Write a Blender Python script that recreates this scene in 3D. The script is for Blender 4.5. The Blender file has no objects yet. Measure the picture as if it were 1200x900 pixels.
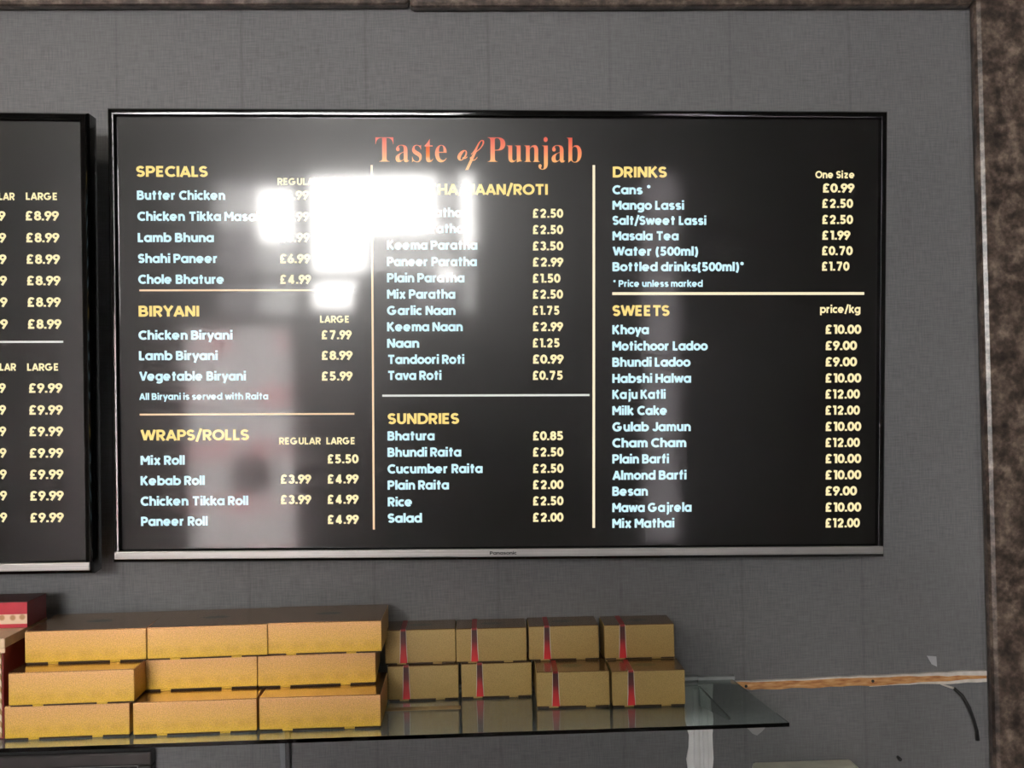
import bpy, bmesh, math, random
from math import radians, sin, cos, pi
from mathutils import Matrix, Vector

# ------------------------------------------------------------------ camera, sky, lights, exposure
S = bpy.context.scene
COL = S.collection
F, CAM = 1300.0, Vector((0, -1.68, 1.65))          # focal length in pixels of a 1200 wide frame
CAM_ROT = (Matrix.Rotation(radians(-2.5), 3, 'Z') @ Matrix.Rotation(pi/2 + radians(1.0), 3, 'X')
           @ Matrix.Rotation(radians(-1.1), 3, 'Z'))
cd = bpy.data.cameras.new('camera')
cam = bpy.data.objects.new('camera', cd)
COL.objects.link(cam)
cam.matrix_world = Matrix.Translation(CAM) @ CAM_ROT.to_4x4()
cd.sensor_fit = 'HORIZONTAL'
cd.sensor_width = 36
cd.lens = 36 * F / 1200
cd.clip_start = 0.004
S.camera = cam
S.view_settings.view_transform = 'Standard'
S.view_settings.look = 'None'
S.view_settings.gamma = 1
S.view_settings.use_curve_mapping = False
S.view_settings.exposure = 0.0
SKY = 98.0
ADDED_LAMP = 15.0  # strength of the added ceiling lamps
w = bpy.data.worlds.new('overcast_sky')
S.world = w
w.use_nodes = True
wb = w.node_tree.nodes['Background']
wb.inputs[0].default_value = (1.0, 0.975, 0.94, 1)
wb.inputs[1].default_value = SKY


def portal(x0, x1, z0, z1, y):
    l = bpy.data.lights.new('window_portal', 'AREA')
    l.shape = 'RECTANGLE'
    l.size, l.size_y = x1 - x0, z1 - z0
    l.cycles.is_portal = True
    o = bpy.data.objects.new('window_portal', l)
    COL.objects.link(o)
    o.location = ((x0 + x1)/2, y, (z0 + z1)/2)
    o.rotation_euler = (pi/2, 0, 0)


portal(-1.62, -0.05, 1.68, 2.54, -5.21)
portal(-1.84, -1.16, 0.22, 1.66, -5.21)
portal(0.90, 1.16, 0.26, 2.54, -5.21)


# ------------------------------------------------------------------ small helpers
def ray(px, py):
    return CAM_ROT @ Vector(((px - 600)/F, -(py - 450)/F, -1))


def at(px, py, y=0.0):
    """the point of the vertical plane y = const that the photo shows at a pixel"""
    d = ray(px, py)
    return CAM + d * ((y - CAM.y)/d.y)


class MB:
    def __init__(self):
        self.bm = bmesh.new()

    def poly(self, pts):
        vs = [self.bm.verts.new(p) for p in pts]
        return self.bm.faces.new(vs)

    def box(self, x0, x1, y0, y1, z0, z1, bev=0.0, seg=2):
        b = bmesh.new()
        bmesh.ops.create_cube(b, size=1)
        for v in b.verts:
            v.co = Vector(((x0+x1)/2 + v.co.x*(x1-x0), (y0+y1)/2 + v.co.y*(y1-y0), (z0+z1)/2 + v.co.z*(z1-z0)))
        if bev:
            bmesh.ops.bevel(b, geom=b.edges[:], offset=bev, segments=seg, affect='EDGES', profile=0.5)
        self.join(b)
        return self

    def join(self, b):
        me = bpy.data.meshes.new('tmp')
        b.to_mesh(me)
        b.free()
        self.bm.from_mesh(me)
        bpy.data.meshes.remove(me)

    def prism(self, pts, axis_vec):
        """closed outline extruded by a vector"""
        n = len(pts)
        a = [self.bm.verts.new(p) for p in pts]
        c = [self.bm.verts.new(Vector(p) + Vector(axis_vec)) for p in pts]
        self.bm.faces.new(a)
        self.bm.faces.new(c[::-1])
        for i in range(n):
            j = (i+1) % n
            self.bm.faces.new((a[j], a[i], c[i], c[j]))
        return self

    def tube(self, pts, r, n=8):
        pts = [Vector(p) for p in pts]
        rings = []
        for i, p in enumerate(pts):
            t = (pts[min(i+1, len(pts)-1)] - pts[max(i-1, 0)]).normalized()
            up = Vector((0, 0, 1)) if abs(t.z) < .9 else Vector((1, 0, 0))
            a = t.cross(up).normalized()
            b = t.cross(a)
            rr = r[i] if isinstance(r, (list, tuple)) else r
            rings.append([self.bm.verts.new(p + (a*cos(2*pi*k/n) + b*sin(2*pi*k/n))*rr) for k in range(n)])
        for q, s in zip(rings, rings[1:]):
            for k in range(n):
                self.bm.faces.new((q[k], q[(k+1) % n], s[(k+1) % n], s[k]))
        self.bm.faces.new(rings[0][::-1])
        self.bm.faces.new(rings[-1])
        return self

    def ball(self, c, rx, ry=None, rz=None, n=16):
        b = bmesh.new()
        bmesh.ops.create_uvsphere(b, u_segments=n, v_segments=n//2, radius=1)
        for v in b.verts:
            v.co = Vector((c[0]+v.co.x*rx, c[1]+v.co.y*(ry or rx), c[2]+v.co.z*(rz or rx)))
        self.join(b)
        return self

    def build(self, name, mat, parent=None, smooth=False, normals=True):
        if normals:
            bmesh.ops.recalc_face_normals(self.bm, faces=self.bm.faces[:])
        me = bpy.data.meshes.new(name)
        self.bm.to_mesh(me)
        self.bm.free()
        if mat:
            me.materials.append(mat)
        if smooth:
            for p in me.polygons:
                p.use_smooth = True
        o = bpy.data.objects.new(name, me)
        COL.objects.link(o)
        if parent:
            o.parent = parent
        return o


def tag(o, label=None, cat=None, group=None, kind=None):
    if label:
        o['label'] = label
    if cat:
        o['category'] = cat
    if group:
        o['group'] = group
    if kind:
        o['kind'] = kind
    return o


def empty(name, loc, label, cat, group=None, rz=0.0):
    o = bpy.data.objects.new(name, None)
    o.empty_display_size = .05
    COL.objects.link(o)
    o.location = loc
    o.rotation_euler = (0, 0, rz)
    return tag(o, label, cat, group)


# ------------------------------------------------------------------ materials
class NT:
    def __init__(self, name):
        self.m = bpy.data.materials.new(name)
        self.m.use_nodes = True
        self.t = self.m.node_tree
        self.p = self.t.nodes['Principled BSDF']
        self.out = self.t.nodes['Material Output']

    def n(self, typ, **kw):
        nd = self.t.nodes.new(typ)
        for k, v in kw.items():
            if k.startswith('i_'):
                key = k[2:]
                nd.inputs[int(key) if key.isdigit() else key].default_value = v
            else:
                setattr(nd, k, v)
        return nd

    def l(self, a, b):
        self.t.links.new(a, b)

    def coords(self, scale=(1, 1, 1), kind='Object'):
        tc = self.n('ShaderNodeTexCoord')
        mp = self.n('ShaderNodeMapping')
        mp.inputs['Scale'].default_value = scale
        self.l(tc.outputs[kind], mp.inputs[0])
        return mp.outputs[0]

    def ramp(self, fac, stops):
        r = self.n('ShaderNodeValToRGB')
        e = r.color_ramp.elements
        e[0].position, e[0].color = stops[0][0], (*stops[0][1], 1)
        e[1].position, e[1].color = stops[-1][0], (*stops[-1][1], 1)
        for pos, c in stops[1:-1]:
            q = e.new(pos)
            q.color = (*c, 1)
        self.l(fac, r.inputs[0])
        return r.outputs[0]

    def mix(self, fac, a, b, blend='MIX'):
        m = self.n('ShaderNodeMix', data_type='RGBA', blend_type=blend)
        for sock, v in ((m.inputs[0], fac), (m.inputs[6], a), (m.inputs[7], b)):
            if isinstance(v, (int, float)):
                sock.default_value = v
            elif isinstance(v, tuple):
                sock.default_value = (*v, 1)
            else:
                self.l(v, sock)
        return m.outputs[2]

    def bump(self, h, strength, dist=.001):
        b = self.n('ShaderNodeBump')
        b.inputs['Strength'].default_value = strength
        b.inputs['Distance'].default_value = dist
        self.l(h, b.inputs['Height'])
        self.l(b.outputs[0], self.p.inputs['Normal'])


def srgb(r, g, b):
    f = lambda c: (c/255/12.92) if c/255 <= .04045 else ((c/255 + .055)/1.055)**2.4
    return (f(r), f(g), f(b))


def plain(name, col, rough=.5, metal=0.0, noise=.12, scale=40, spec=.5):
    a = NT(name)
    nz = a.n('ShaderNodeTexNoise')
    nz.inputs['Scale'].default_value = scale
    nz.inputs['Detail'].default_value = 4
    a.l(a.coords(), nz.inputs['Vector'])
    lo = tuple(c*(1-noise) for c in col)
    hi = tuple(min(1, c*(1+noise)) for c in col)
    a.l(a.ramp(nz.outputs[0], [(.3, lo), (.7, hi)]), a.p.inputs['Base Color'])
    a.p.inputs['Roughness'].default_value = rough
    a.p.inputs['Metallic'].default_value = metal
    a.p.inputs['Specular IOR Level'].default_value = spec
    return a.m


def wallpaper():
    a = NT('grey_woven_wallpaper')
    w1 = a.n('ShaderNodeTexNoise')
    w1.inputs['Scale'].default_value = 1
    w1.inputs['Detail'].default_value = 3
    a.l(a.coords((560, 560, 40)), w1.inputs['Vector'])       # vertical threads
    w2 = a.n('ShaderNodeTexNoise')
    w2.inputs['Scale'].default_value = 1
    w2.inputs['Detail'].default_value = 3
    a.l(a.coords((40, 40, 560)), w2.inputs['Vector'])        # horizontal threads
    big = a.n('ShaderNodeTexNoise')
    big.inputs['Scale'].default_value = 5
    a.l(a.coords(), big.inputs['Vector'])
    thr = a.mix(.5, w1.outputs[0], w2.outputs[0])
    base = a.ramp(thr, [(.36, (.128, .129, .132)), (.64, (.188, .190, .195))])
    base = a.mix(a.ramp(big.outputs[0], [(.35, (0, 0, 0)), (.65, (1, 1, 1))]), a.mix(1.0, base, (.94, .94, .94), 'MULTIPLY'), base)
    # sheet seams
    sp = a.n('ShaderNodeSeparateXYZ')
    a.l(a.coords(), sp.inputs[0])
    md = a.n('ShaderNodeMath', operation='FRACT')
    ml = a.n('ShaderNodeMath', operation='MULTIPLY')
    ml.inputs[1].default_value = 1/.186
    ad = a.n('ShaderNodeMath', operation='ADD')
    ad.inputs[1].default_value = .25
    a.l(sp.outputs[0], ml.inputs[0])
    a.l(ml.outputs[0], ad.inputs[0])
    a.l(ad.outputs[0], md.inputs[0])
    seam = a.ramp(md.outputs[0], [(0.0, (1, 1, 1)), (.482, (1, 1, 1)), (.497, (.86, .86, .86)), (.503, (.86, .86, .86)), (.518, (1, 1, 1)), (1.0, (1, 1, 1))])
    base = a.mix(1.0, base, seam, 'MULTIPLY')
    a.l(base, a.p.inputs['Base Color'])
    a.p.inputs['Roughness'].default_value = .55
    a.p.inputs['Specular IOR Level'].default_value = .3
    a.bump(thr, .35, .001)
    return a.m


def granite():
    a = NT('brown_granite')
    n1 = a.n('ShaderNodeTexNoise')
    n1.inputs['Scale'].default_value = 36
    n1.inputs['Detail'].default_value = 9
    n1.inputs['Roughness'].default_value = .68
    a.l(a.coords(), n1.inputs['Vector'])
    n2 = a.n('ShaderNodeTexVoronoi')
    n2.inputs['Scale'].default_value = 130
    a.l(a.coords(), n2.inputs['Vector'])
    c = a.ramp(n1.outputs[0], [(.33, (.014, .010, .009)), (.46, (.058, .043, .036)), (.55, (.125, .096, .078)), (.68, (.26, .21, .175))])
    g = a.ramp(n2.outputs[0], [(.0, (.62, .60, .58)), (.6, (1.1, 1.08, 1.05))])
    a.l(a.mix(1.0, c, g, 'MULTIPLY'), a.p.inputs['Base Color'])
    a.p.inputs['Roughness'].default_value = .3
    return a.m


def gold_card(lo=(.64, .40, .035), hi=(.71, .40, .17), zlo=0.0, zhi=.044, metal=.35, rough=.38, name='gold_patterned_card', motif=.12):
    """gold foil card printed with ornament that grows denser towards the foot of the box"""
    a = NT(name)
    co = a.coords()
    sp = a.n('ShaderNodeSeparateXYZ')
    a.l(co, sp.inputs[0])
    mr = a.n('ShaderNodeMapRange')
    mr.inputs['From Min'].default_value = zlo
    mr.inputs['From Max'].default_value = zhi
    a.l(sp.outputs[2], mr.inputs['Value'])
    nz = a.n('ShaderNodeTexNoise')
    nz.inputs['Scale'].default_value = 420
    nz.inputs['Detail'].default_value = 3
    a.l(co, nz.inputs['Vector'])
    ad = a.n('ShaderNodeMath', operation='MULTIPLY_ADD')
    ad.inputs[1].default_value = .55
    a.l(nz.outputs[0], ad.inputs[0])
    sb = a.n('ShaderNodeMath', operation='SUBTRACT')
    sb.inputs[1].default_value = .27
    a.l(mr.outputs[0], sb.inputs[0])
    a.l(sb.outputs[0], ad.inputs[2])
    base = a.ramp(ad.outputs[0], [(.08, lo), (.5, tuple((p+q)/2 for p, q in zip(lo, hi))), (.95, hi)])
    # a row of faint round medallions low on each side
    fx = a.n('ShaderNodeMath', operation='PINGPONG')
    fx.inputs[1].default_value = .016
    a.l(sp.outputs[0], fx.inputs[0])
    cv = a.n('ShaderNodeCombineXYZ')
    a.l(fx.outputs[0], cv.inputs[0])
    a.l(sp.outputs[2], cv.inputs[1])
    ds = a.n('ShaderNodeVectorMath', operation='DISTANCE')
    ds.inputs[1].default_value = (.004, .0125, 0)
    a.l(cv.outputs[0], ds.inputs[0])
    med = a.ramp(ds.outputs['Value'], [(0.0, (1-motif, 1-motif, 1-motif*1.4)), (.0036, (1-motif*.7, 1-motif*.7, 1-motif)), (.0046, (1, 1, 1)), (1, (1, 1, 1))])
    sc = a.n('ShaderNodeTexNoise')
    sc.inputs['Scale'].default_value = 900
    a.l(co, sc.inputs['Vector'])
    spk = a.ramp(sc.outputs[0], [(.35, (.72, .72, .66)), (.6, (1.08, 1.08, 1.05))])
    base = a.mix(1.0, a.mix(1.0, base, med, 'MULTIPLY'), spk, 'MULTIPLY')
    a.l(base, a.p.inputs['Base Color'])
    a.p.inputs['Metallic'].default_value = metal
    a.p.inputs['Roughness'].default_value = rough
    a.bump(sc.outputs[0], .15, .0004)
    return a.m


def gold_lid(name, base=(.40, .24, .115), metal=.85, rough=.2):
    """lid top: brown gold with a printed oval emblem in dark green"""
    a = NT(name)
    co = a.coords((1/.03, 1/.017, 0))
    ln = a.n('ShaderNodeVectorMath', operation='LENGTH')
    a.l(co, ln.inputs[0])
    nz = a.n('ShaderNodeTexNoise')
    nz.inputs['Scale'].default_value = 260
    a.l(a.coords(), nz.inputs['Vector'])
    ad = a.n('ShaderNodeMath', operation='MULTIPLY_ADD')
    ad.inputs[1].default_value = .8
    a.l(nz.outputs[0], ad.inputs[0])
    a.l(ln.outputs['Value'], ad.inputs[2])
    c = a.ramp(ad.outputs[0], [(.0, (.05, .07, .035)), (.9, (.07, .09, .045)), (1.05, base)])
    a.l(c, a.p.inputs['Base Color'])
    a.p.inputs['Metallic'].default_value = metal
    a.p.inputs['Roughness'].default_value = rough
    return a.m


def ribbon_red():
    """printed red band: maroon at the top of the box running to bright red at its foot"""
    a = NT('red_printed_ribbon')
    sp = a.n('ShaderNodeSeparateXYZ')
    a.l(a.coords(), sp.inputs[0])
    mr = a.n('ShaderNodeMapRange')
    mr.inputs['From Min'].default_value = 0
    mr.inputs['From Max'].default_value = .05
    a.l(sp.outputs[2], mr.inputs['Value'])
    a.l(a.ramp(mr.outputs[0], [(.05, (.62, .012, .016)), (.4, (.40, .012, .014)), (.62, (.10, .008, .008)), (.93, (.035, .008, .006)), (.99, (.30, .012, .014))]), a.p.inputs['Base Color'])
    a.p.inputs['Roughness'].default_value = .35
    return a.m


def screen_shader(a, emit_socket_or_col, strength):
    """dark display glass: faint panel glow plus a sharp and a hazy mirror layer"""
    t = a.t
    em = a.n('ShaderNodeEmission')
    em.inputs['Strength'].default_value = strength
    if isinstance(emit_socket_or_col, tuple):
        em.inputs['Color'].default_value = (*emit_socket_or_col, 1)
    else:
        a.l(emit_socket_or_col, em.inputs['Color'])
    g1 = a.n('ShaderNodeBsdfGlossy')
    g1.inputs['Roughness'].default_value = .065
    g2 = a.n('ShaderNodeBsdfGlossy')
    g2.inputs['Roughness'].default_value = .28
    mg = a.n('ShaderNodeMixShader')
    mg.inputs[0].default_value = .46
    a.l(g1.outputs[0], mg.inputs[1])
    a.l(g2.outputs[0], mg.inputs[2])
    fr = a.n('ShaderNodeFresnel')
    fr.inputs['IOR'].default_value = 1.5
    df = a.n('ShaderNodeBsdfDiffuse')
    df.inputs['Color'].default_value = (.006, .006, .006, 1)
    ms = a.n('ShaderNodeMixShader')
    a.l(fr.outputs[0], ms.inputs[0])
    a.l(df.outputs[0], ms.inputs[1])
    a.l(mg.outputs[0], ms.inputs[2])
    ad = a.n('ShaderNodeAddShader')
    a.l(em.outputs[0], ad.inputs[0])
    a.l(ms.outputs[0], ad.inputs[1])
    a.l(ad.outputs[0], a.out.inputs['Surface'])
    t.nodes.remove(a.p)
    return a.m


def screen_mat(name, col, strength):
    return screen_shader(NT(name), col, strength)


def glass_mat():
    a = NT('green_tinted_glass')
    a.p.inputs['Base Color'].default_value = (.80, .90, .86, 1)
    a.p.inputs['Roughness'].default_value = .02
    a.p.inputs['Transmission Weight'].default_value = 1
    a.p.inputs['IOR'].default_value = 1.5
    va = a.n('ShaderNodeVolumeAbsorption')
    va.inputs['Color'].default_value = (.35, .62, .52, 1)
    va.inputs['Density'].default_value = 22
    a.l(va.outputs[0], a.out.inputs['Volume'])
    return a.m


def pane_mat():
    a = NT('clear_window_glass')
    tr = a.n('ShaderNodeBsdfTransparent')
    gl = a.n('ShaderNodeBsdfGlossy')
    gl.inputs['Roughness'].default_value = .02
    fr = a.n('ShaderNodeFresnel')
    ms = a.n('ShaderNodeMixShader')
    a.l(fr.outputs[0], ms.inputs[0])
    a.l(tr.outputs[0], ms.inputs[1])
    a.l(gl.outputs[0], ms.inputs[2])
    a.l(ms.outputs[0], a.out.inputs['Surface'])
    a.t.nodes.remove(a.p)
    return a.m


def poster_mat(name, col, band, bands, thru):
    """thin window film: daylight comes through it; horizontal printed bands"""
    a = NT(name)
    sp = a.n('ShaderNodeSeparateXYZ')
    a.l(a.coords(), sp.inputs[0])
    ml = a.n('ShaderNodeMath', operation='MULTIPLY')
    ml.inputs[1].default_value = bands
    fr = a.n('ShaderNodeMath', operation='FRACT')
    a.l(sp.outputs[2], ml.inputs[0])
    a.l(ml.outputs[0], fr.inputs[0])
    nz = a.n('ShaderNodeTexNoise')
    nz.inputs['Scale'].default_value = 9
    a.l(a.coords((1, 1, .4)), nz.inputs['Vector'])
    c = a.ramp(fr.outputs[0], [(.0, col), (.55, col), (.62, band), (.93, band), (1.0, col)])
    c = a.mix(a.ramp(nz.outputs[0], [(.42, (0, 0, 0)), (.58, (1, 1, 1))]), c, col)
    tl = a.n('ShaderNodeBsdfTranslucent')
    df = a.n('ShaderNodeBsdfDiffuse')
    dk = a.mix(1.0, c, (thru, thru, thru), 'MULTIPLY')
    a.l(dk, tl.inputs[0])
    a.l(c, df.inputs[0])
    ms = a.n('ShaderNodeMixShader')
    ms.inputs[0].default_value = .1
    a.l(tl.outputs[0], ms.inputs[1])
    a.l(df.outputs[0], ms.inputs[2])
    a.l(ms.outputs[0], a.out.inputs['Surface'])
    a.t.nodes.remove(a.p)
    return a.m


def added_lamp_mat():
    a = NT('lit_lamp_diffuser')
    a.p.inputs['Base Color'].default_value = (.9, .9, .9, 1)
    a.p.inputs['Emission Color'].default_value = (1, .90, .76, 1)
    a.p.inputs['Emission Strength'].default_value = ADDED_LAMP
    return a.m


def gloss_black():
    a = NT('gloss_black_plastic')
    a.p.inputs['Base Color'].default_value = (.004, .004, .004, 1)
    a.p.inputs['Roughness'].default_value = .05
    return a.m


def brushed():
    a = NT('brushed_silver_strip')
    nz = a.n('ShaderNodeTexNoise')
    nz.inputs['Scale'].default_value = 1
    a.l(a.coords((3, 900, 900)), nz.inputs['Vector'])
    a.l(a.ramp(nz.outputs[0], [(.3, (.42, .41, .40)), (.7, (.56, .55, .54))]), a.p.inputs['Base Color'])
    a.p.inputs['Metallic'].default_value = .85
    a.p.inputs['Roughness'].default_value = .36
    return a.m


def batten_mat():
    a = NT('bare_orange_wood')
    nz = a.n('ShaderNodeTexNoise')
    nz.inputs['Scale'].default_value = 1
    nz.inputs['Detail'].default_value = 5
    a.l(a.coords((55, 30, 260)), nz.inputs['Vector'])
    a.l(a.ramp(nz.outputs[0], [(.28, (.30, .10, .03)), (.5, (.52, .25, .085)), (.75, (.66, .40, .19))]), a.p.inputs['Base Color'])
    a.p.inputs['Roughness'].default_value = .6
    return a.m


def rope_print():
    """cream card printed with slanted gold rope twists"""
    a = NT('cream_card_with_gold_rope_print')
    wv = a.n('ShaderNodeTexWave', wave_type='BANDS', bands_direction='DIAGONAL')
    wv.inputs['Scale'].default_value = 42
    wv.inputs['Distortion'].default_value = 1.5
    a.l(a.coords(), wv.inputs['Vector'])
    a.l(a.ramp(wv.outputs[0], [(.35, (.40, .25, .10)), (.6, (.72, .60, .44))]), a.p.inputs['Base Color'])
    a.p.inputs['Roughness'].default_value = .5
    return a.m


def dot_band():
    a = NT('cream_band_with_gold_motifs')
    vo = a.n('ShaderNodeTexVoronoi')
    vo.inputs['Scale'].default_value = 72
    vo.inputs['Randomness'].default_value = .1
    a.l(a.coords((1, 0, 1)), vo.inputs['Vector'])
    a.l(a.ramp(vo.outputs['Distance'], [(.2, (.42, .22, .10)), (.36, (.72, .52, .36))]), a.p.inputs['Base Color'])
    a.p.inputs['Roughness'].default_value = .45
    return a.m


M_WALL = wallpaper()
M_GRAN = granite()
M_PLASTER = plain('pale_plaster', (.13, .115, .10), .8)
M_FLOOR = plain('grey_floor_tile', (.34, .34, .35), .4)
M_DARKWALL = plain('dark_shop_wall', (.16, .122, .092), .7)
M_CEIL = plain('white_ceiling', (.6, .6, .58), .9)
M_BEZEL = gloss_black()
M_SILVER = brushed()
M_BLACK = plain('matt_black_plastic', (.012, .012, .012), .5)
M_SCREEN = screen_mat('display_panel', (.0022, .0019, .0014), 1.0)
M_ITEM = screen_mat('lit_pale_blue_lettering', (.62, .90, 1.0), 1.0)
M_HEAD = screen_mat('lit_yellow_lettering', (1.0, .72, .22), 1.0)
M_PRICE = screen_mat('lit_cream_lettering', (1.0, .85, .47), 1.0)
M_RULE = screen_mat('lit_peach_rule', (.95, .66, .40), 1.0)
M_RULEW = screen_mat('lit_white_rule', (.72, .74, .68), 1.0)
M_RULEC = screen_mat('lit_cream_rule', (1.0, .84, .58), 1.0)
M_GLASS = glass_mat()
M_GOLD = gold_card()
M_GOLDLID = gold_lid('brown_gold_lid')
M_TAN = gold_card((.38, .25, .075), (.43, .30, .11), 0, .05, .15, .42, 'tan_gold_card', 0)
M_TANLID = gold_lid('dark_tan_lid', (.26, .15, .06), .6, .2)
M_RIB = ribbon_red()
M_WHITE = plain('white_plastic', (.84, .84, .84), .4, noise=.06)
M_SLOTSHADE = plain('dark_card_base', (.05, .028, .012), .8)
M_REDCARD = plain('crimson_card', (.42, .012, .03), .4)
M_REDDARK = plain('deep_red_card', (.20, .014, .014), .45)
M_CREAM = plain('cream_card', (.62, .44, .28), .5)
M_BAND = dot_band()
M_ROPE = rope_print()
M_WOOD = batten_mat()
M_TORN = plain('torn_white_paper', (.62, .58, .54), .8, scale=120)
M_ALU = plain('dull_aluminium', (.32, .33, .33), .42, .6)
M_FRAME = plain('black_frame_wood', (.016, .012, .011), .35)
M_PRINT = plain('dark_print_under_glass', (.016, .014, .014), .12)
M_FILLET = plain('grey_fillet', (.22, .22, .22), .4, .3)
M_ADDED_LAMP = added_lamp_mat()


# ------------------------------------------------------------------ stroke lettering (geometric sans)
SW = .20
H = SW/2


def arc(cx, cy, rx, ry, a0, a1, n=14):
    return [(cx + rx*cos(radians(a0 + (a1-a0)*i/n)), cy + ry*sin(radians(a0 + (a1-a0)*i/n))) for i in range(n+1)]


def ring(cx, cy, rx, ry=None):
    return arc(cx, cy, rx, ry or rx, 0, 360, 22)


def L(*c):
    return [(c[i], c[i+1]) for i in range(0, len(c), 2)]


def S_(cx, yt, yb, rx, ry):
    return arc(cx, yt, rx, ry, 25, 270, 12) + arc(cx, yb, rx, ry, 90, -155, 12)[1:]


DOT = L(H, .87, H, 1.07)
GLY = {
    'a': [ring(.385, .38, .285), L(.67, .76, .67, 0)],
    'b': [ring(.385, .38, .285), L(H, 1.05, H, 0)],
    'c': [arc(.385, .38, .285, .285, 48, 312)],
    'd': [ring(.385, .38, .285), L(.67, 1.05, .67, 0)],
    'e': [arc(.385, .38, .285, .285, 0, 318), L(H, .36, .76, .36)],
    'f': [L(.2, 0, .2, .8) + arc(.38, .8, .18, .16, 180, 95, 6), L(0, .67, .42, .67)],
    'g': [ring(.385, .38, .285), L(.67, .76, .67, -.02) + arc(.385, -.02, .285, .18, 0, -145, 10)],
    'h': [L(H, 1.05, H, 0), arc(.335, .42, .235, .245, 180, 0) + L(.57, 0)],
    'i': [L(H, .76, H, 0), DOT],
    'j': [L(.19, .76, .19, -.08) + arc(.04, -.08, .15, .14, 0, -90, 6), L(.19, .87, .19, 1.07)],
    'k': [L(H, 1.05, H, 0), L(.14, .36, .56, .76), L(.24, .42, .60, 0)],
    'l': [L(H, 1.05, H, 0)],
    'm': [L(H, .76, H, 0), arc(.295, .44, .2, .225, 180, 0) + L(.495, 0), arc(.695, .44, .2, .225, 180, 0) + L(.895, 0)],
    'n': [L(H, .76, H, 0), arc(.335, .42, .235, .245, 180, 0) + L(.57, 0)],
    'o': [ring(.385, .38, .285)],
    'p': [ring(.385, .38, .285), L(H, .76, H, -.28)],
    'r': [L(H, .76, H, 0), arc(.33, .42, .235, .24, 180, 75, 8)],
    's': [S_(.29, .525, .235, .195, .14)],
    't': [L(.2, .98, .2, 0), L(0, .67, .42, .67)],
    'u': [arc(.335, .34, .235, .245, 180, 360), L(H, .34, H, .76), L(.57, .76, .57, 0)],
    'v': [L(.07, .76, .33, .02, .59, .76)],
    'w': [L(.07, .76, .28, .03, .49, .72, .70, .03, .91, .76)],
    'x': [L(.07, .76, .57, 0), L(.57, .76, .07, 0)],
    'y': [L(.07, .76, .34, .03), L(.61, .76, .22, -.28)],
    'z': [L(.03, .66, .5, .66, .08, .1, .55, .1)],
    'A': [L(.07, 0, .42, .97, .77, 0), L(.2, .29, .64, .29)],
    'B': [L(H, 1, H, 0), L(H, .9) + arc(.38, .71, .2, .19, 90, -90, 8) + L(H, .52), L(H, .52) + arc(.42, .31, .22, .21, 90, -90, 8) + L(H, .1)],
    'C': [arc(.5, .5, .4, .4, 48, 312)],
    'D': [L(H, 1, H, 0), L(H, .9) + arc(.36, .5, .4, .4, 90, -90) + L(H, .1)],
    'E': [L(H, 1, H, 0), L(H, .9, .55, .9), L(H, .5, .5, .5), L(H, .1, .55, .1)],
    'F': [L(H, 1, H, 0), L(H, .9, .55, .9), L(H, .5, .5, .5)],
    'G': [arc(.5, .5, .4, .4, 48, 352), L(.52, .45, .98, .45)],
    'H': [L(H, 1, H, 0), L(.68, 1, .68, 0), L(H, .5, .68, .5)],
    'I': [L(H, 1, H, 0)],
    'J': [L(.42, 1, .42, .33) + arc(.22, .33, .2, .23, 0, -165, 8)],
    'K': [L(H, 1, H, 0), L(.14, .44, .63, 1), L(.27, .56, .68, 0)],
    'L': [L(H, 1, H, 0), L(H, .1, .52, .1)],
    'M': [L(H, 0, H, .98, .47, .36, .84, .98, .84, 0)],
    'N': [L(H, 0, H, .97, .68, .03, .68, 1)],
    'O': [ring(.5, .5, .4)],
    'P': [L(H, 1, H, 0), L(H, .9) + arc(.38, .67, .24, .23, 90, -90, 8) + L(H, .44)],
    'R': [L(H, 1, H, 0), L(H, .9) + arc(.38, .67, .23, .23, 90, -90, 8) + L(H, .44), L(.34, .44, .62, 0)],
    'S': [S_(.33, .70, .30, .235, .2)],
    'T': [L(0, .9, .68, .9), L(.34, .9, .34, 0)],
    'U': [L(H, 1, H, .36) + arc(.36, .36, .265, .26, 180, 360) + L(.625, 1)],
    'V': [L(.07, 1, .4, .03, .73, 1)],
    'W': [L(.07, 1, .34, .04, .6, .95, .86, .04, 1.13, 1)],
    'Y': [L(.06, 1, .38, .46), L(.7, 1, .38, .46), L(.38, .5, .38, 0)],
    '0': [ring(.34, .5, .24, .4)],
    '1': [L(.27, 1, .27, 0), L(.02, .9, .27, .9)],
    '2': [arc(.31, .67, .22, .23, 178, -35, 10) + L(.12, .12), L(.05, .1, .58, .1)],
    '3': [arc(.28, .71, .19, .19, 160, -90, 10), arc(.28, .31, .21, .21, 90, -160, 10)],
    '4': [L(.46, 1, .46, 0), L(.44, .95, .1, .27), L(.05, .26, .66, .26)],
    '5': [L(.08, .9, .56, .9), L(.175, .99, .15, .44), arc(.28, .325, .235, .225, 122, -150, 12)],
    '6': [ring(.33, .32, .22), L(.46, 1, .14, .42)],
    '7': [L(.0, .9, .58, .9), L(.53, .9, .2, 0)],
    '8': [ring(.33, .715, .185), ring(.33, .31, .215)],
    '9': [ring(.33, .68, .22), L(.2, 0, .52, .58)],
    '£': [arc(.36, .71, .2, .2, 20, 180, 8) + L(.16, .1), L(.02, .1, .58, .1), L(.02, .47, .42, .47)],
    '.': [L(H, 0, H, .2)],
    '/': [L(.04, -.12, .42, 1.1)],
    '(': [arc(.5, .42, .42, .75, 130, 230, 8)],
    ')': [arc(-.22, .42, .42, .75, 50, -50, 8)],
    '*': [L(.02, .86, .36, .86), L(.1, .71, .28, 1.01), L(.28, .71, .1, 1.01)],
}
ROUND_L = set('acdegoqCGOS069(')
ROUND_R = set('bcepoCDO0689)')


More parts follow.
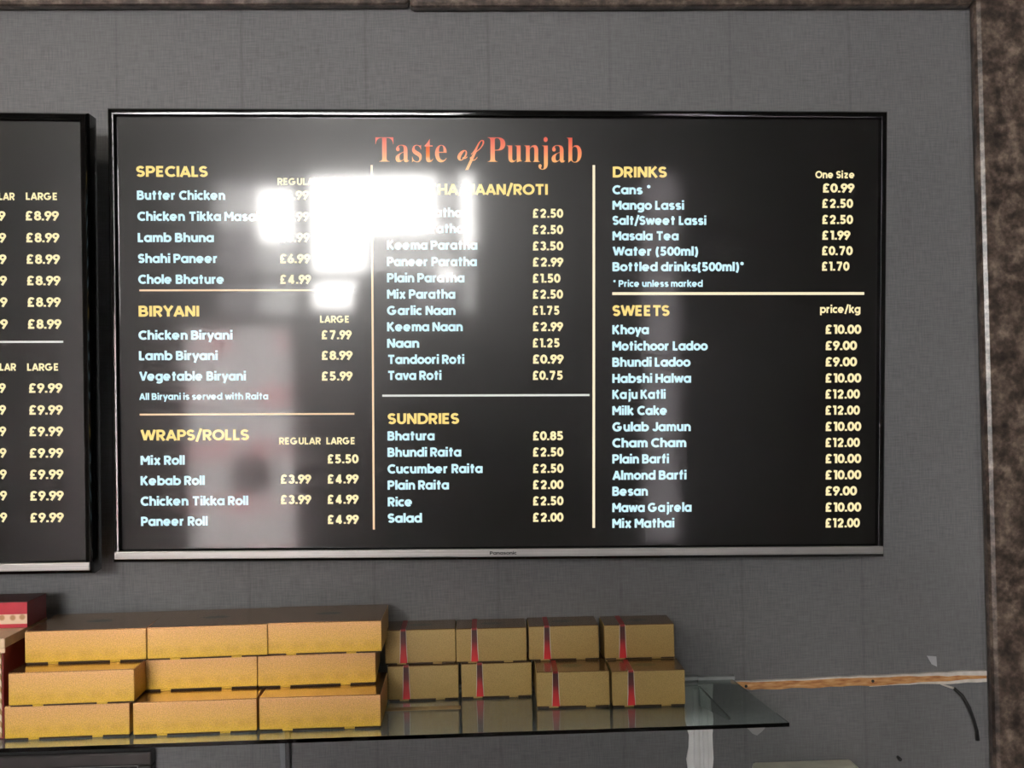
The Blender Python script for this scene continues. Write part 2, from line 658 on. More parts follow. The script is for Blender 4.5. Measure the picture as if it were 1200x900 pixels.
def layout(txt):
    """polylines of a text in cap-height units, and its ink extents"""
    x, out, prev = 0.0, [], None
    lo, hi = 1e9, -1e9
    for ch in txt:
        if ch == ' ':
            x += .40
            prev = None
            continue
        g = GLY[ch]
        gx0 = min(p[0] for s in g for p in s)
        gx1 = max(p[0] for s in g for p in s)
        sp = .125
        if prev:
            if ch in ROUND_L:
                sp -= .045
            if prev in ROUND_R:
                sp -= .045
            if prev in 'rTVWLft/vywAYk':
                sp -= .06
            if ch in 'ATVWYtf/vyw1':
                sp -= .06
            if prev == 'r' and ch in 'ft':
                sp -= .06
            x += sp
        off = x - gx0 + H*.9
        for s in g:
            part = [s[0]]
            for i in range(1, len(s)):          # sharp corners start a new stroke
                part.append(s[i])
                if i < len(s)-1:
                    d1 = Vector(s[i]) - Vector(s[i-1])
                    d2 = Vector(s[i+1]) - Vector(s[i])
                    if d1.length > 1e-6 and d2.length > 1e-6 and d1.normalized().dot(d2.normalized()) < .45:
                        out.append([(p[0] + off, p[1]) for p in part])
                        part = [s[i]]
            out.append([(p[0] + off, p[1]) for p in part])
        lo = min(lo, x)
        x += gx1 - gx0 + 2*H*.9
        hi = max(hi, x)
        prev = ch
    return out, lo, hi


def ribbon(mb, pts, half, fx):
    """flat stroke of constant width along a polyline; fx maps stroke units to 3D"""
    n = len(pts)
    closed = n > 3 and abs(pts[0][0]-pts[-1][0]) < 1e-6 and abs(pts[0][1]-pts[-1][1]) < 1e-6
    left, right = [], []
    for i in range(n):
        if closed:
            a, b, c = pts[(i-1) % (n-1)], pts[i], pts[(i+1) % (n-1)]
        else:
            a, b, c = pts[max(i-1, 0)], pts[i], pts[min(i+1, n-1)]
        d1 = Vector((b[0]-a[0], b[1]-a[1]))
        d2 = Vector((c[0]-b[0], c[1]-b[1]))
        if d1.length < 1e-9:
            d1 = d2
        if d2.length < 1e-9:
            d2 = d1
        d1.normalize()
        d2.normalize()
        n1, n2 = Vector((-d1.y, d1.x)), Vector((-d2.y, d2.x))
        m = n1 + n2
        m = m.normalized() if m.length > 1e-6 else n1
        k = min(1.6, 1/max(.2, m.dot(n1)))
        left.append(mb.bm.verts.new(fx(b[0]+m.x*half*k, b[1]+m.y*half*k)))
        right.append(mb.bm.verts.new(fx(b[0]-m.x*half*k, b[1]-m.y*half*k)))
    for i in range(n-1):
        mb.bm.faces.new((left[i], right[i], right[i+1], left[i+1]))


class Panel:
    """a TV's own picture plane: pixel of the photo -> place on the panel (u right, v up)"""
    def __init__(self, mw):
        self.mw = mw
        self.inv = mw.inverted()
        self.o = mw.translation.copy()
        self.n = mw.to_3x3() @ Vector((0, -1, 0))

    def uv(self, px, py):
        d = ray(px, py)
        t = (self.o - CAM).dot(self.n)/d.dot(self.n)
        p = self.inv @ (CAM + d*t)
        return p.x, p.z

    def text(self, mb, txt, x0, x1, base, cap, weight=1.0, base1=None):
        """lettering with ink from pixel x0 to x1 standing on pixel row base"""
        u0, v0 = self.uv(x0, base)
        u1, v1 = self.uv(x1, base1 if base1 is not None else base)
        vc = self.uv(x0, base - cap)[1]
        strokes, lo, hi = layout(txt)
        sx = (u1-u0)/(hi-lo)
        sy = vc - v0
        v = (v0 + v1)/2
        for s in strokes:
            ribbon(mb, s, H*weight, lambda a, b: (u0 + (a-lo)*sx, -.0007, v + b*sy))

    def rule(self, mb, x0, y0, x1, y1, wpx):
        a, b = self.uv(x0, y0), self.uv(x1, y1)
        hw = wpx*.00068
        if abs(x1-x0) > abs(y1-y0):
            v = (a[1]+b[1])/2
            mb.poly([(a[0], -.0006, v-hw), (b[0], -.0006, v-hw), (b[0], -.0006, v+hw), (a[0], -.0006, v+hw)])
        else:
            u = (a[0]+b[0])/2
            mb.poly([(u-hw, -.0006, b[1]), (u+hw, -.0006, b[1]), (u+hw, -.0006, a[1]), (u-hw, -.0006, a[1])])


# ------------------------------------------------------------------ the room
def structure(mb, name, mat):
    return tag(mb.build(name, mat), kind='structure')


RX0, RX1, RY, RZ = -2.6, 2.6, -5.1, 2.75
structure(MB().box(RX0-.1, RX1+.1, RY-.15, .15, -.1, 0), 'floor', M_FLOOR)
structure(MB().box(RX0-.1, RX1+.1, RY-.15, .15, RZ, RZ+.1), 'ceiling', M_CEIL)
structure(MB().box(RX0-.1, RX1+.1, 0, .15, 0, RZ), 'wall_menu', M_WALL)
structure(MB().box(RX0-.15, RX0, RY-.15, .15, 0, RZ), 'wall_left', M_PLASTER)
structure(MB().box(RX1, RX1+.15, RY-.15, .15, 0, RZ), 'wall_right', M_DARKWALL)
# street wall with its openings (x0, x1, z0, z1)
OPEN = [(-1.62, -.05, 1.68, 2.54), (-1.84, -1.16, .22, 1.66), (.90, 1.16, .26, 2.54)]
xs = sorted({RX0, RX1} | {v for o in OPEN for v in o[:2]})
zs = sorted({0.0, RZ} | {v for o in OPEN for v in o[2:]})
mb = MB()
for i in range(len(xs)-1):
    for j in range(len(zs)-1):
        cx, cz = (xs[i]+xs[i+1])/2, (zs[j]+zs[j+1])/2
        if not any(o[0] < cx < o[1] and o[2] < cz < o[3] for o in OPEN):
            mb.box(xs[i], xs[i+1], RY-.1, RY, zs[j], zs[j+1])
structure(mb, 'wall_street', M_DARKWALL)
M_PANE = pane_mat()
M_WFRAME = plain('grey_window_frame', (.10, .10, .10), .4)
M_POSTER = poster_mat('pale_window_film', (.78, .74, .75), (.66, .34, .36), 3.1, .80)
M_POSTERD = poster_mat('dim_window_film', (.42, .39, .42), (.42, .39, .42), 1.0, .42)
M_FROST = poster_mat('frosted_window_film', (.80, .80, .80), (.80, .80, .80), 1.0, 1.0)
# films stuck inside the panes (x0, x1, z0, z1)
FILMS = [[(-1.598, -1.35, 1.70, 2.22, M_POSTERD), (-1.598, -1.35, 2.22, 2.45, M_FROST), (-1.598, -1.125, 2.45, 2.52, M_POSTERD),
          (-1.35, -1.125, 1.70, 2.14, M_FROST), (-1.055, -.80, 1.70, 1.74, M_POSTERD), (-.72, -.185, 1.96, 2.17, M_FROST), (-.72, -.185, 1.70, 1.90, M_POSTERD),
          (-.30, -.185, 2.17, 2.52, M_FROST), (-.155, -.072, 1.70, 2.1, M_FROST)],
         [(-1.818, -1.182, .242, 1.638, M_POSTER)], [(.922, 1.138, .282, 2.518, M_POSTERD)]]
for k, (x0, x1, z0, z1) in enumerate(OPEN):
    mb = MB()
    t = .022
    mb.box(x0, x0+t, RY-.08, RY-.03, z0, z1).box(x1-t, x1, RY-.08, RY-.03, z0, z1)
    mb.box(x0, x1, RY-.08, RY-.03, z0, z0+t).box(x0, x1, RY-.08, RY-.03, z1-t, z1)
    if k == 0:
        mb.box(-1.135, -1.045, RY-.08, RY-.03, z0, z1).box(-.185, -.155, RY-.08, RY-.03, z0, z1)
        mb.box(x0, -.30, RY-.08, RY-.03, 1.895, 1.955)
    wf = structure(mb, 'window_%d' % (k+1), M_WFRAME)
    MB().box(x0+t, x1-t, RY-.058, RY-.054, z0+t, z1-t).build('window_pane', M_PANE, wf)
    for a0, a1, c0, c1, m in FILMS[k]:
        f = MB()
        f.poly([(a0, RY-.049, c0), (a1, RY-.049, c0), (a1, RY-.049, c1), (a0, RY-.049, c1)])
        f.build('window_film', m, wf)
    if k == 1:
        f = MB()
        f.poly([(-1.44 + .13*cos(i*pi/12), RY-.047, .74 + .13*sin(i*pi/12)) for i in range(24)])
        f.build('round_film', M_POSTERD, wf)

# granite slabs framing the wall
GX, GZ, GP = .792, 2.251, .026
structure(MB().box(GX+.001, 1.12, -GP, 0, 0, GZ+.008, .008), 'trim_1', M_GRAN)
structure(MB().box(1.121, RX1-.01, -GP, 0, 0, GZ+.008, .008), 'trim_2', M_GRAN)
jx = at(480, 5).x
structure(MB().box(-1.5, jx-.0008, -GP, 0, GZ, GZ+.3, .006), 'trim_3', M_GRAN)
structure(MB().box(jx+.0008, GX-.001, -GP, 0, GZ-.004, GZ+.3, .006), 'trim_4', M_GRAN)
structure(MB().box(GX+.001, RX1-.01, -GP, 0, GZ+.010, GZ+.3, .006), 'trim_5', M_GRAN)

# ceiling lamps added out of view to brighten the wall and boxes
for k, (lx, ly) in enumerate([(-1.5, -1.5), (-1.7, -3.0)]):
    r = empty('ceiling_lamp', (lx, ly, RZ), ['square ceiling lamp panel above the spot in front of the wide screen',
                                             'square ceiling lamp panel nearer the street windows'][k], 'lamp', 'ceiling lamp panels')
    f = MB()
    f.box(-.3, .3, -.3, -.27, -.03, 0).box(-.3, .3, .27, .3, -.03, 0).box(-.3, -.27, -.27, .27, -.03, 0).box(.27, .3, -.27, .27, -.03, 0)
    f.build('lamp_frame', M_WHITE, r)
    MB().box(-.27, .27, -.27, .27, -.022, -.004).build('lamp_diffuser', M_ADDED_LAMP, r)

# ------------------------------------------------------------------ the two wall screens
TW, TH = 1.11, .6442


def make_tv(mw, label):
    root = bpy.data.objects.new('television', None)
    COL.objects.link(root)
    root.empty_display_size = .1
    root.matrix_world = mw
    tag(root, label, 'television', 'menu screens on the wall')
    u, v = TW/2, TH/2
    bw, bb = .0118, .0190
    # bezel: rounded profile run round the rectangle; (share of the rim width, depth)
    prof = [(0, .032), (0, -.002), (.06, -.0055), (.2, -.0085), (.28, -.0098), (.42, -.00974), (.58, -.00962), (.74, -.00945), (.84, -.0091), (.94, -.0055), (1.0, .0015)]
    mb = MB()
    rows = []
    for s, d in prof:
        a, b = bw*s, bb*s
        rows.append([mb.bm.verts.new(p) for p in ((-u+a, d, -v+b), (u-a, d, -v+b), (u-a, d, v-a), (-u+a, d, v-a))])
    for q, r in zip(rows, rows[1:]):
        for k in range(4):
            f = mb.bm.faces.new((q[k], q[(k+1) % 4], r[(k+1) % 4], r[k]))
    bz = mb.build('bezel', M_BEZEL, root, smooth=True)
    md = bz.modifiers.new('edges', 'EDGE_SPLIT')
    md.split_angle = radians(50)
    sc = MB().box(-u+bw*.9, u-bw*.9, 0, .004, -v+bb*.9, v-bw*.9).build('screen', M_SCREEN, root)
    MB().box(-u+.0035, u-.0035, -.0125, -.006, -v+.0058, -v+.0172, .0012).build('silver_strip', M_SILVER, root)
    MB().box(-u+.003, u-.003, .028, .034, -v+.003, v-.003).box(-.36, .36, .034, .052, -.22, .16, .008).build('back_cover', M_BLACK, root)
    return root, sc


def euler_m(p, rx, ry, rz):
    return (Matrix.Translation(p) @ (Matrix.Rotation(rz, 3, 'Z') @ Matrix.Rotation(rx, 3, 'X') @ Matrix.Rotation(ry, 3, 'Y')).to_4x4())


MAIN = euler_m((.0562, -.0901, 1.7467), .0494, .0158, -.0153)
LEFT = euler_m((-1.0745, -.1143, 1.7511), .045, .0131, .025)
tv, scr = make_tv(MAIN, 'wide black menu screen in the middle with the shop name in orange lettering')
tv2, scr2 = make_tv(LEFT, 'black menu screen at the left edge, cut off, showing only columns of prices')
for root, mw in ((tv, MAIN), (tv2, LEFT)):        # wall bracket reaching back to the wall
    inv = mw.inverted()
    mb = MB()
    for ux in (-.15, .15):
        for vz in (-.12, .10):
            p0 = Vector((ux, .05, vz))
            wp = mw @ p0
            p1 = inv @ Vector((wp.x, -.0005, wp.z))
            mb.tube([p0, p1], .012)
    pw = [inv @ Vector(((mw @ Vector((a, .05, 0))).x, -.004, mw.translation.z + c)) for a, c in ((-.2, -.16), (.2, -.16), (.2, .14), (-.2, .14))]
    mb.prism(pw, (inv.to_3x3() @ Vector((0, .0035, 0))))
    mb.build('wall_bracket', M_BLACK, root)

P = Panel(MAIN)


def texts(panel, scr, name, mat, rows, cap, weight=1.0):
    mb = MB()
    for r in rows:
        panel.text(mb, r[0], r[1], r[2], r[3], cap, weight)
    return mb.build(name, mat, scr, normals=False)


def col_text(rows, cap=10.6):
    texts(P, scr, 'item_list', M_ITEM, rows, cap, 1.22)


def col_price(rows, cap=10.4):
    cols = {}
    for q in rows:                      # one list for each price column
        cols.setdefault(q[2] > 372 or q[1] > 374, []).append(q)
    for c in cols.values():
        texts(P, scr, 'price_list', M_PRICE, c, cap, 1.18)


def head(t, x0, x1, b, cap=12.6):
    texts(P, scr, 'section_heading', M_HEAD, [(t, x0, x1, b)], cap, 1.12)


def sizes(rows, cap=8.2):
    for q in rows:
        texts(P, scr, 'size_heading', M_PRICE, [q], cap, 1.1)


# shop name: serif capitals and a small script word
def serif(s):
    return ''.join(chr(0x1D400+ord(c)-65) if c.isupper() else chr(0x1D41A+ord(c)-97) for c in s)


def script(s):
    return ''.join(chr(0x1D4EA+ord(c)-97) for c in s)


def logo_mat():
    a = NT('lit_orange_lettering')
    sp = a.n('ShaderNodeSeparateXYZ')
    a.l(a.coords(), sp.inputs[0])
    v0, v1 = P.uv(560, 190)[1], P.uv(560, 161)[1]
    mr = a.n('ShaderNodeMapRange')
    mr.inputs['From Min'].default_value = v0
    mr.inputs['From Max'].default_value = v1
    a.l(sp.outputs[2], mr.inputs['Value'])
    c = a.ramp(mr.outputs[0], [(0.0, (.95, .42, .13)), (.45, (.92, .22, .085)), (1.0, (.70, .08, .045))])
    return screen_shader(a, c, 1.0)


M_LOGO = logo_mat()


def font_word(body, x0, x1, ytop, ybot, offset, nm):
    """a word from the built-in font fitted into a pixel rectangle on the panel"""
    cu = bpy.data.curves.new('word', 'FONT')
    cu.body = body
    cu.offset = offset
    cu.resolution_u = 6
    ob = bpy.data.objects.new('word', cu)
    COL.objects.link(ob)
    dg = bpy.context.evaluated_depsgraph_get()
    me = bpy.data.meshes.new_from_object(ob.evaluated_get(dg))
    bpy.data.objects.remove(ob)
    bpy.data.curves.remove(cu)
    vs = [v.co.copy() for v in me.vertices]
    a0, a1 = min(c.x for c in vs), max(c.x for c in vs)
    b0, b1 = min(c.y for c in vs), max(c.y for c in vs)
    u0, vt = P.uv(x0, ytop)
    u1, vb = P.uv(x1, ybot)
    for v in me.vertices:
        c = v.co
        v.co = (u0 + (c.x-a0)/(a1-a0)*(u1-u0), -.0007, vb + (c.y-b0)/(b1-b0)*(vt-vb))
    me.materials.clear()
    me.materials.append(M_LOGO)
    o = bpy.data.objects.new(nm, me)
    COL.objects.link(o)
    o.parent = scr
    return o


font_word(serif('Taste'), 440, 523.5, 161, 190.3, -.009, 'title_word')
font_word(script('of'), 536, 567.5, 164, 199.5, -.002, 'title_word')
font_word(serif('Punjab'), 571.5, 681.5, 160.5, 199, -.009, 'title_word')

head('SPECIALS', 160.2, 243.3, 207.3)
sizes([('REGULAR', 325.5, 374, 217), ('LARGE', 380.5, 414.5, 217)])
col_text([('Butter Chicken', 161, 263.7, 234.2), ('Chicken Tikka Masala', 161.5, 312, 258.9), ('Lamb Bhuna', 162, 250.5, 283.7),
          ('Shahi Paneer', 162.3, 255.4, 308.2), ('Chole Bhature', 162.5, 263.2, 332.6)])
col_price([('£6.99', 325.8, 362, 234), ('£8.99', 380.6, 416.9, 234), ('£6.99', 326.2, 362.5, 259), ('£8.99', 381, 417.3, 259),
           ('£6.99', 326.8, 363, 283.6), ('£8.99', 381.4, 417.8, 283.6), ('£6.99', 327.4, 363.8, 308.4), ('£8.99', 381.8, 418.2, 308.2),
           ('£4.99', 327.7, 364.4, 332.6)])
head('BIRYANI', 163, 233.3, 370.9)
sizes([('LARGE', 375.3, 409.6, 378.2)])
col_text([('Chicken Biryani', 162.8, 272.3, 398), ('Lamb Biryani', 163.4, 255, 422), ('Vegetable Biryani', 163.6, 288, 446)])
col_price([('£7.99', 376.2, 412, 397.5), ('£8.99', 376.2, 413, 421.6), ('£5.99', 376.3, 413, 445.8)])
texts(P, scr, 'menu_note', M_ITEM, [('All Biryani is served with Raita', 163.4, 314.3, 468.4)], 7.8, 1.12)
head('WRAPS/ROLLS', 165.2, 291.6, 516)
sizes([('REGULAR', 327.4, 376, 520.8), ('LARGE', 382.7, 416.3, 520.6)])
col_text([('Mix Roll', 165.3, 216.4, 544.6), ('Kebab Roll', 165.3, 239.8, 568.4), ('Chicken Tikka Roll', 165.3, 290.8, 592.2), ('Paneer Roll', 165.8, 243.2, 616)])
col_price([('£5.50', 383.2, 420, 542.9), ('£3.99', 328.2, 364.6, 566.6), ('£4.99', 383.2, 420, 566.4),
           ('£3.99', 328.2, 364.6, 590.5), ('£4.99', 383.2, 420, 590.2), ('£4.99', 383.3, 420.2, 613.8)])
head('PARATHA/NAAN/ROTI', 454.3, 641.6, 228.2)
col_text([('Aloo Paratha', 453.8, 540.8, 254.3), ('Gobi Paratha', 453.8, 542.7, 273.2), ('Keema Paratha', 453.8, 559, 292.6),
          ('Paneer Paratha', 453.9, 558.5, 311.9), ('Plain Paratha', 453.9, 544, 330.9), ('Mix Paratha', 453.9, 533.2, 350),
          ('Garlic Naan', 453.9, 533.5, 369.1), ('Keema Naan', 454, 542, 388.2), ('Naan', 454, 491, 407.5),
          ('Tandoori Roti', 454, 543.8, 426.4), ('Tava Roti', 454, 517, 445.2)])
pr = ['£2.50', '£2.50', '£3.50', '£2.99', '£1.50', '£2.50', '£1.75', '£2.99', '£1.25', '£0.99', '£0.75']
ends = [659.7, 659.7, 659.8, 659.8, 656.5, 659.5, 655.7, 659.6, 655.9, 660.2, 659.6]
bl = [255.2, 274.3, 293.4, 312.3, 331.3, 350, 368.9, 387.9, 407, 426, 445]
col_price([(t, 623.6, e, b) for t, e, b in zip(pr, ends, bl)])
head('SUNDRIES', 454.8, 537.7, 496.8)
col_text([('Bhatura', 454.5, 509, 516), ('Bhundi Raita', 454.5, 540.2, 535.1), ('Cucumber Raita', 454.5, 565.2, 554.5),
          ('Plain Raita', 454.6, 525.8, 573.6), ('Rice', 454.8, 483.6, 593.3), ('Salad', 454.8, 494.2, 612.3)])
col_price([(t, 623.8, 660, b) for t, b in zip(['£0.85', '£2.50', '£2.50', '£2.00', '£2.50', '£2.00'], [515.8, 534.8, 554, 573, 592, 611.2])])
head('DRINKS', 718.3, 781, 208)
sizes([('One Size', 955.5, 1001.6, 209)], 8.6)
col_text([('Cans *', 717.9, 763, 227.7), ('Mango Lassi', 718, 801.2, 245.8), ('Salt/Sweet Lassi', 718, 827.2, 263.6),
          ('Masala Tea', 718, 794.8, 281.6), ('Water (500ml)', 718, 817.6, 299.6), ('Bottled drinks(500ml)*', 718, 872.2, 317.8)], 10.4)
col_price([(t, a, b, y) for t, a, b, y in [('£0.99', 963.2, 1000.8, 225.6), ('£2.50', 962.6, 999.2, 243.6), ('£2.50', 962.6, 999.2, 262.5),
                                           ('£1.99', 962.5, 996, 280.9), ('£0.70', 962.3, 998.8, 299), ('£1.70', 962.2, 995, 317.2)]], 10.4)
texts(P, scr, 'menu_note', M_ITEM, [('* Price unless marked', 718, 823.2, 336.2)], 7.8, 1.12)
head('SWEETS', 718, 784.2, 370.3)
sizes([('price/kg', 961, 1007.9, 366.8)], 9.2)
sweets = [('Khoya', 760, 391.6, '£10.00'), ('Motichoor Ladoo', 829, 410.6, '£9.00'), ('Bhundi Ladoo', 808.8, 429.6, '£9.00'), ('Habshi Halwa', 809.4, 448.6, '£10.00'),
          ('Kaju Katli', 779.6, 467.4, '£12.00'), ('Milk Cake', 782.2, 486.3, '£12.00'), ('Gulab Jamun', 809, 505.3, '£10.00'), ('Cham Cham', 803.8, 524.1, '£12.00'),
          ('Plain Barfi', 783.5, 543, '£10.00'), ('Almond Barfi', 804, 562, '£10.00'), ('Besan', 758.8, 580.8, '£9.00'), ('Mawa Gajrela', 810, 599.8, '£10.00'),
          ('Mix Mathai', 789.8, 618.3, '£12.00')]
col_text([(t, 717.8, x, b) for t, x, b, p in sweets], 10.6)
col_price([(p, 966.4, 1003.8 if p == '£9.00' else (1007.2 if p[1:3] == '12' else 1008.8), b-.4) for t, x, b, p in sweets], 10.6)
for args, m in [((163.4, 340, 414, 340.4, 1.9), M_RULE), ((163.8, 486.2, 415.3, 484.6, 1.9), M_RULE), ((448, 463.6, 690.8, 463, 2.2), M_RULEW),
                ((717.4, 344.8, 1012.6, 343.2, 3.0), M_RULEC), ((435.3, 193.5, 438.4, 620.5, 2.1), M_RULE), ((695.3, 193.5, 696.3, 618.5, 2.8), M_RULEC)]:
    mb = MB()
    P.rule(mb, *args)
    mb.build('divider_line', m, scr, normals=False)
# maker's lettering on the silver strip
mb = MB()
su, sv = P.uv(574, 648.2)
st, lo, hi = layout('Panasonic')
for s in st:
    ribbon(mb, s, H*1.2, lambda a, b: (su + (a-lo)*.0385/(hi-lo), -.0128, -TH/2 + .0094 + b*.0045))
mb.build('maker_lettering', M_BLACK, bpy.data.objects['silver_strip'], normals=False)

Q = Panel(LEFT)
k1 = [(258.4, 29.3, 69), (284, 30, 69.6), (309.2, 30.4, 70.3), (334.3, 31, 71), (359.5, 31.6, 71.3), (385.2, 32, 72)]
texts(Q, scr2, 'size_heading', M_PRICE, [('REGULAR', -31, 17.4, 234.4)], 8.6, 1.1)
texts(Q, scr2, 'size_heading', M_PRICE, [('LARGE', 30.7, 67.8, 234.4)], 8.6, 1.1)
texts(Q, scr2, 'price_list', M_PRICE, [('£6.99', x0-62.7, x0-22.8, b) for b, x0, x1 in k1], 11, 1.08)
texts(Q, scr2, 'price_list', M_PRICE, [('£8.99', x0, x1, b) for b, x0, x1 in k1], 11, 1.08)
k2 = [(460.2, 33.2, 73.3), (485.8, 33.5, 73.7), (510.9, 33.7, 74), (536.2, 34, 74.2), (561.3, 34.3, 74.4), (586.3, 34.6, 74.7), (611.8, 34.8, 74.8)]
texts(Q, scr2, 'size_heading', M_PRICE, [('REGULAR', -30, 19, 434.4)], 8.6, 1.1)
texts(Q, scr2, 'size_heading', M_PRICE, [('LARGE', 32.2, 69.1, 434.4)], 8.6, 1.1)
texts(Q, scr2, 'price_list', M_PRICE, [('£7.99', x0-66.4, x0-26.4, b) for b, x0, x1 in k2], 11, 1.08)
texts(Q, scr2, 'price_list', M_PRICE, [('£9.99', x0, x1, b) for b, x0, x1 in k2], 11, 1.08)
mb = MB()
Q.rule(mb, -40, 401, 74.3, 400.3, 2)
mb.build('divider_line', M_RULEW, scr2, normals=False)

# ------------------------------------------------------------------ glass shelf and what carries it
ZS = 1.226
mb = MB()
pts = [(-1.05, -.243, ZS-.0052), (.417, -.240, ZS-.0052), (.398, -.004, ZS-.0052), (-1.05, -.004, ZS-.0052)]
mb.prism(pts, (0, 0, .0052))
sh = mb.build('glass_shelf', M_GLASS)
tag(sh, 'long greenish glass shelf with dark front edge carrying the sweet boxes', 'shelf')
r = empty('shelf_rail', (0, 0, ZS), 'thin dull metal rail along the wall behind the glass shelf', 'rail')
mb = MB()
mb.box(-1.05, .345, -.004, 0, -.014, .006).box(-1.05, .345, -.012, -.004, .001, .006).box(-1.05, .345, -.012, -.004, -.012, -.0075)
mb.build('channel', M_ALU, r)
MB().box(.346, .402, -.010, 0, -.001, .005, .001).build('rail_end', M_ALU, r)
# white upright under the shelf, its edges wavy
r = empty('shelf_bracket', (.3475, 0, ZS-.012), 'white upright shelf bracket with wavy edges below the right end of the glass shelf', 'bracket')
random.seed(3)
lft, rgt = [], []
for i in range(17):
    z = -.0 - i*.018
    tp = max(0, .0215 - i*.0003)
    lft.append((-tp + .0012*sin(i*1.9) + (.003 if i in (4, 5) else 0), -.004, z))
    rgt.append((tp + .001*sin(i*2.3+1), -.004, z))
MB().prism(lft + rgt[::-1], (0, .0038, 0)).build('back_plate', M_WHITE, r)
MB().box(-.010, -.001, -.011, -.004, -.29, -.004, .002).box(.004, .0125, -.009, -.004, -.29, -.004, .002).build('rib', M_WHITE, r)
MB().prism([(-.0015, -.008, -.001), (-.0015, -.20, .0055), (-.0015, -.20, .0025), (-.0015, -.008, -.03)], (.003, 0, 0)).build('arm', M_GLASS, r)
bx = at(337, 885)
r = empty('shelf_support', (bx.x, 0, ZS-.012), 'thin dark metal upright under the glass shelf right of the black frame', 'bracket')
MB().box(-.0015, .0055, -.014, 0, -.3, 0, .001).build('upright', plain('dark_grey_metal', (.035, .037, .04), .4, .3), r)
MB().box(-.011, -.0015, -.004, 0, -.3, 0, .001).build('flange', plain('blue_grey_metal', (.16, .175, .19), .4, .2), r)


# ------------------------------------------------------------------ gold sweet boxes
GW, GD, GH = .159, .122, .044


def carton(name, W_, D_, H_, mbody, mlid, label, cat, group):
    """folded card carton standing on its foot tabs: body, lid, two tabs; origin at the middle of its foot"""
    r = empty(name, (0, 0, 0), label, cat, group)
    MB().box(-W_/2, W_/2, -D_/2, D_/2, .0022, H_-.0012, .0009).build('body', mbody, r)
    lid = MB().box(-W_/2+.0004, W_/2-.0004, -D_/2+.0006, D_/2-.0006, H_-.0012, H_, .0004)
    lid.build('lid', mlid, r)
    MB().box(-W_/2+.0015, W_/2-.0015, -D_/2+.0018, D_/2-.0018, 0, .0022).build('foot', M_SLOTSHADE, r)  # dark strip colours in the shade of the slots under the body
    for sx in (-.27, .24):
        MB().box(W_*sx-.0065, W_*sx+.0065, -D_/2+.0003, -D_/2+.003, 0, .0024).build('tab', mbody, r)
    return r


def copy_tree(o, parent=None):
    c = o.copy()
    COL.objects.link(c)
    if parent:
        c.parent = parent
    for ch in o.children:
        copy_tree(ch, c)
    return c


gold = carton('sweet_box', GW, GD, GH, M_GOLD, M_GOLDLID, '', 'box', 'flat gold sweet boxes on the shelf')
# left end x, front y, layer, small turn, label
GB = [(-.603, -.2075, 0, .02, 'flat gold sweet box at bottom left of the gold stack, resting on the glass'),
      (-.4385, -.2085, 0, .02, 'flat gold sweet box in the middle of the bottom row on the glass'),
      (-.2755, -.2050, 0, -.005, 'flat gold sweet box at the right end of the bottom row on the glass'),
      (-.595, -.2140, 1, .025, 'flat gold sweet box at the left of the second layer, pushed forward'),
      (-.4475, -.1540, 1, .02, 'flat gold sweet box in the middle of the second layer, set back'),
      (-.2878, -.1530, 1, .03, 'flat gold sweet box at the right end of the second layer'),
      (-.5905, -.1700, 2, .012, 'flat gold sweet box on top at left, beside the red boxes'),
      (-.4320, -.1660, 2, .035, 'flat gold sweet box on top in the middle of the gold stack'),
      (-.2760, -.1600, 2, -.01, 'flat gold sweet box on top at right, nearest the ribboned cartons')]
for i, (x, y, k, a, lab) in enumerate(GB):
    o = gold if i == 0 else copy_tree(gold)
    o.location = (x + GW/2, y + GD/2, ZS + k*GH + .0003*(k+1))
    o.rotation_euler = (0, 0, a)
    o['label'] = lab

# ------------------------------------------------------------------ tan cartons with a red ribbon
RW, RD, RH = .1015, .067, .050
rib = carton('ribboned_carton', RW, RD, RH, M_TAN, M_TANLID, '', 'box', 'small tan cartons with a red ribbon')
xr = -RW/2 + .0265
mb = MB()
y0 = -RD/2
# front band flares a little towards the foot, then runs over the lid
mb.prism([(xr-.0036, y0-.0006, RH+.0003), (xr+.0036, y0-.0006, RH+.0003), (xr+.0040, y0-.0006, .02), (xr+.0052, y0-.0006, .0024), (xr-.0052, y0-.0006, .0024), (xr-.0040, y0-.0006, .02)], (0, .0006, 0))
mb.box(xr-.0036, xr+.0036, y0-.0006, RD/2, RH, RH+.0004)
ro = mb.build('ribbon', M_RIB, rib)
mb = MB()
for s in (-1, 1):
    mb.prism([(xr+s*.0036, y0-.0007, RH), (xr+s*.0043, y0-.0007, RH), (xr+s*.0058, y0-.0007, .0026), (xr+s*.0052, y0-.0007, .0026), (xr+s*.0040, y0-.0007, .02)], (0, .0007, 0))
mb.build('ribbon_edge', plain('pale_ribbon_edge', (.50, .44, .36), .4), ro)
RB = [(-.1165, -.0755, 0, 0, 'tan carton with red ribbon, bottom row, right beside the gold boxes'),
      (-.0110, -.0735, 0, .0, 'tan carton with red ribbon, second of the bottom row, partly behind a forward carton'),
      (.0945, -.1370, 0, -.03, 'tan carton with red ribbon pulled forward, left of the forward pair'),
      (.1985, -.1440, 0, -.02, 'tan carton with red ribbon pulled forward at the right end of the bottom row'),
      (-.1200, -.0705, 1, .0, 'tan carton with red ribbon on top, first from the gold boxes'),
      (-.0170, -.0745, 1, -.02, 'tan carton with red ribbon on top, second from the gold boxes'),
      (.0880, -.0725, 1, -.02, 'tan carton with red ribbon on top, third from the gold boxes'),
      (.1970, -.0790, 1, -.02, 'tan carton with red ribbon on top at the right end of the row'),
      (.0955, -.0685, 0, 0, 'tan carton at the back under the third top carton, hidden by the forward pair'),
      (.1990, -.0690, 0, 0, 'tan carton at the back under the right end top carton, hidden by the forward pair')]
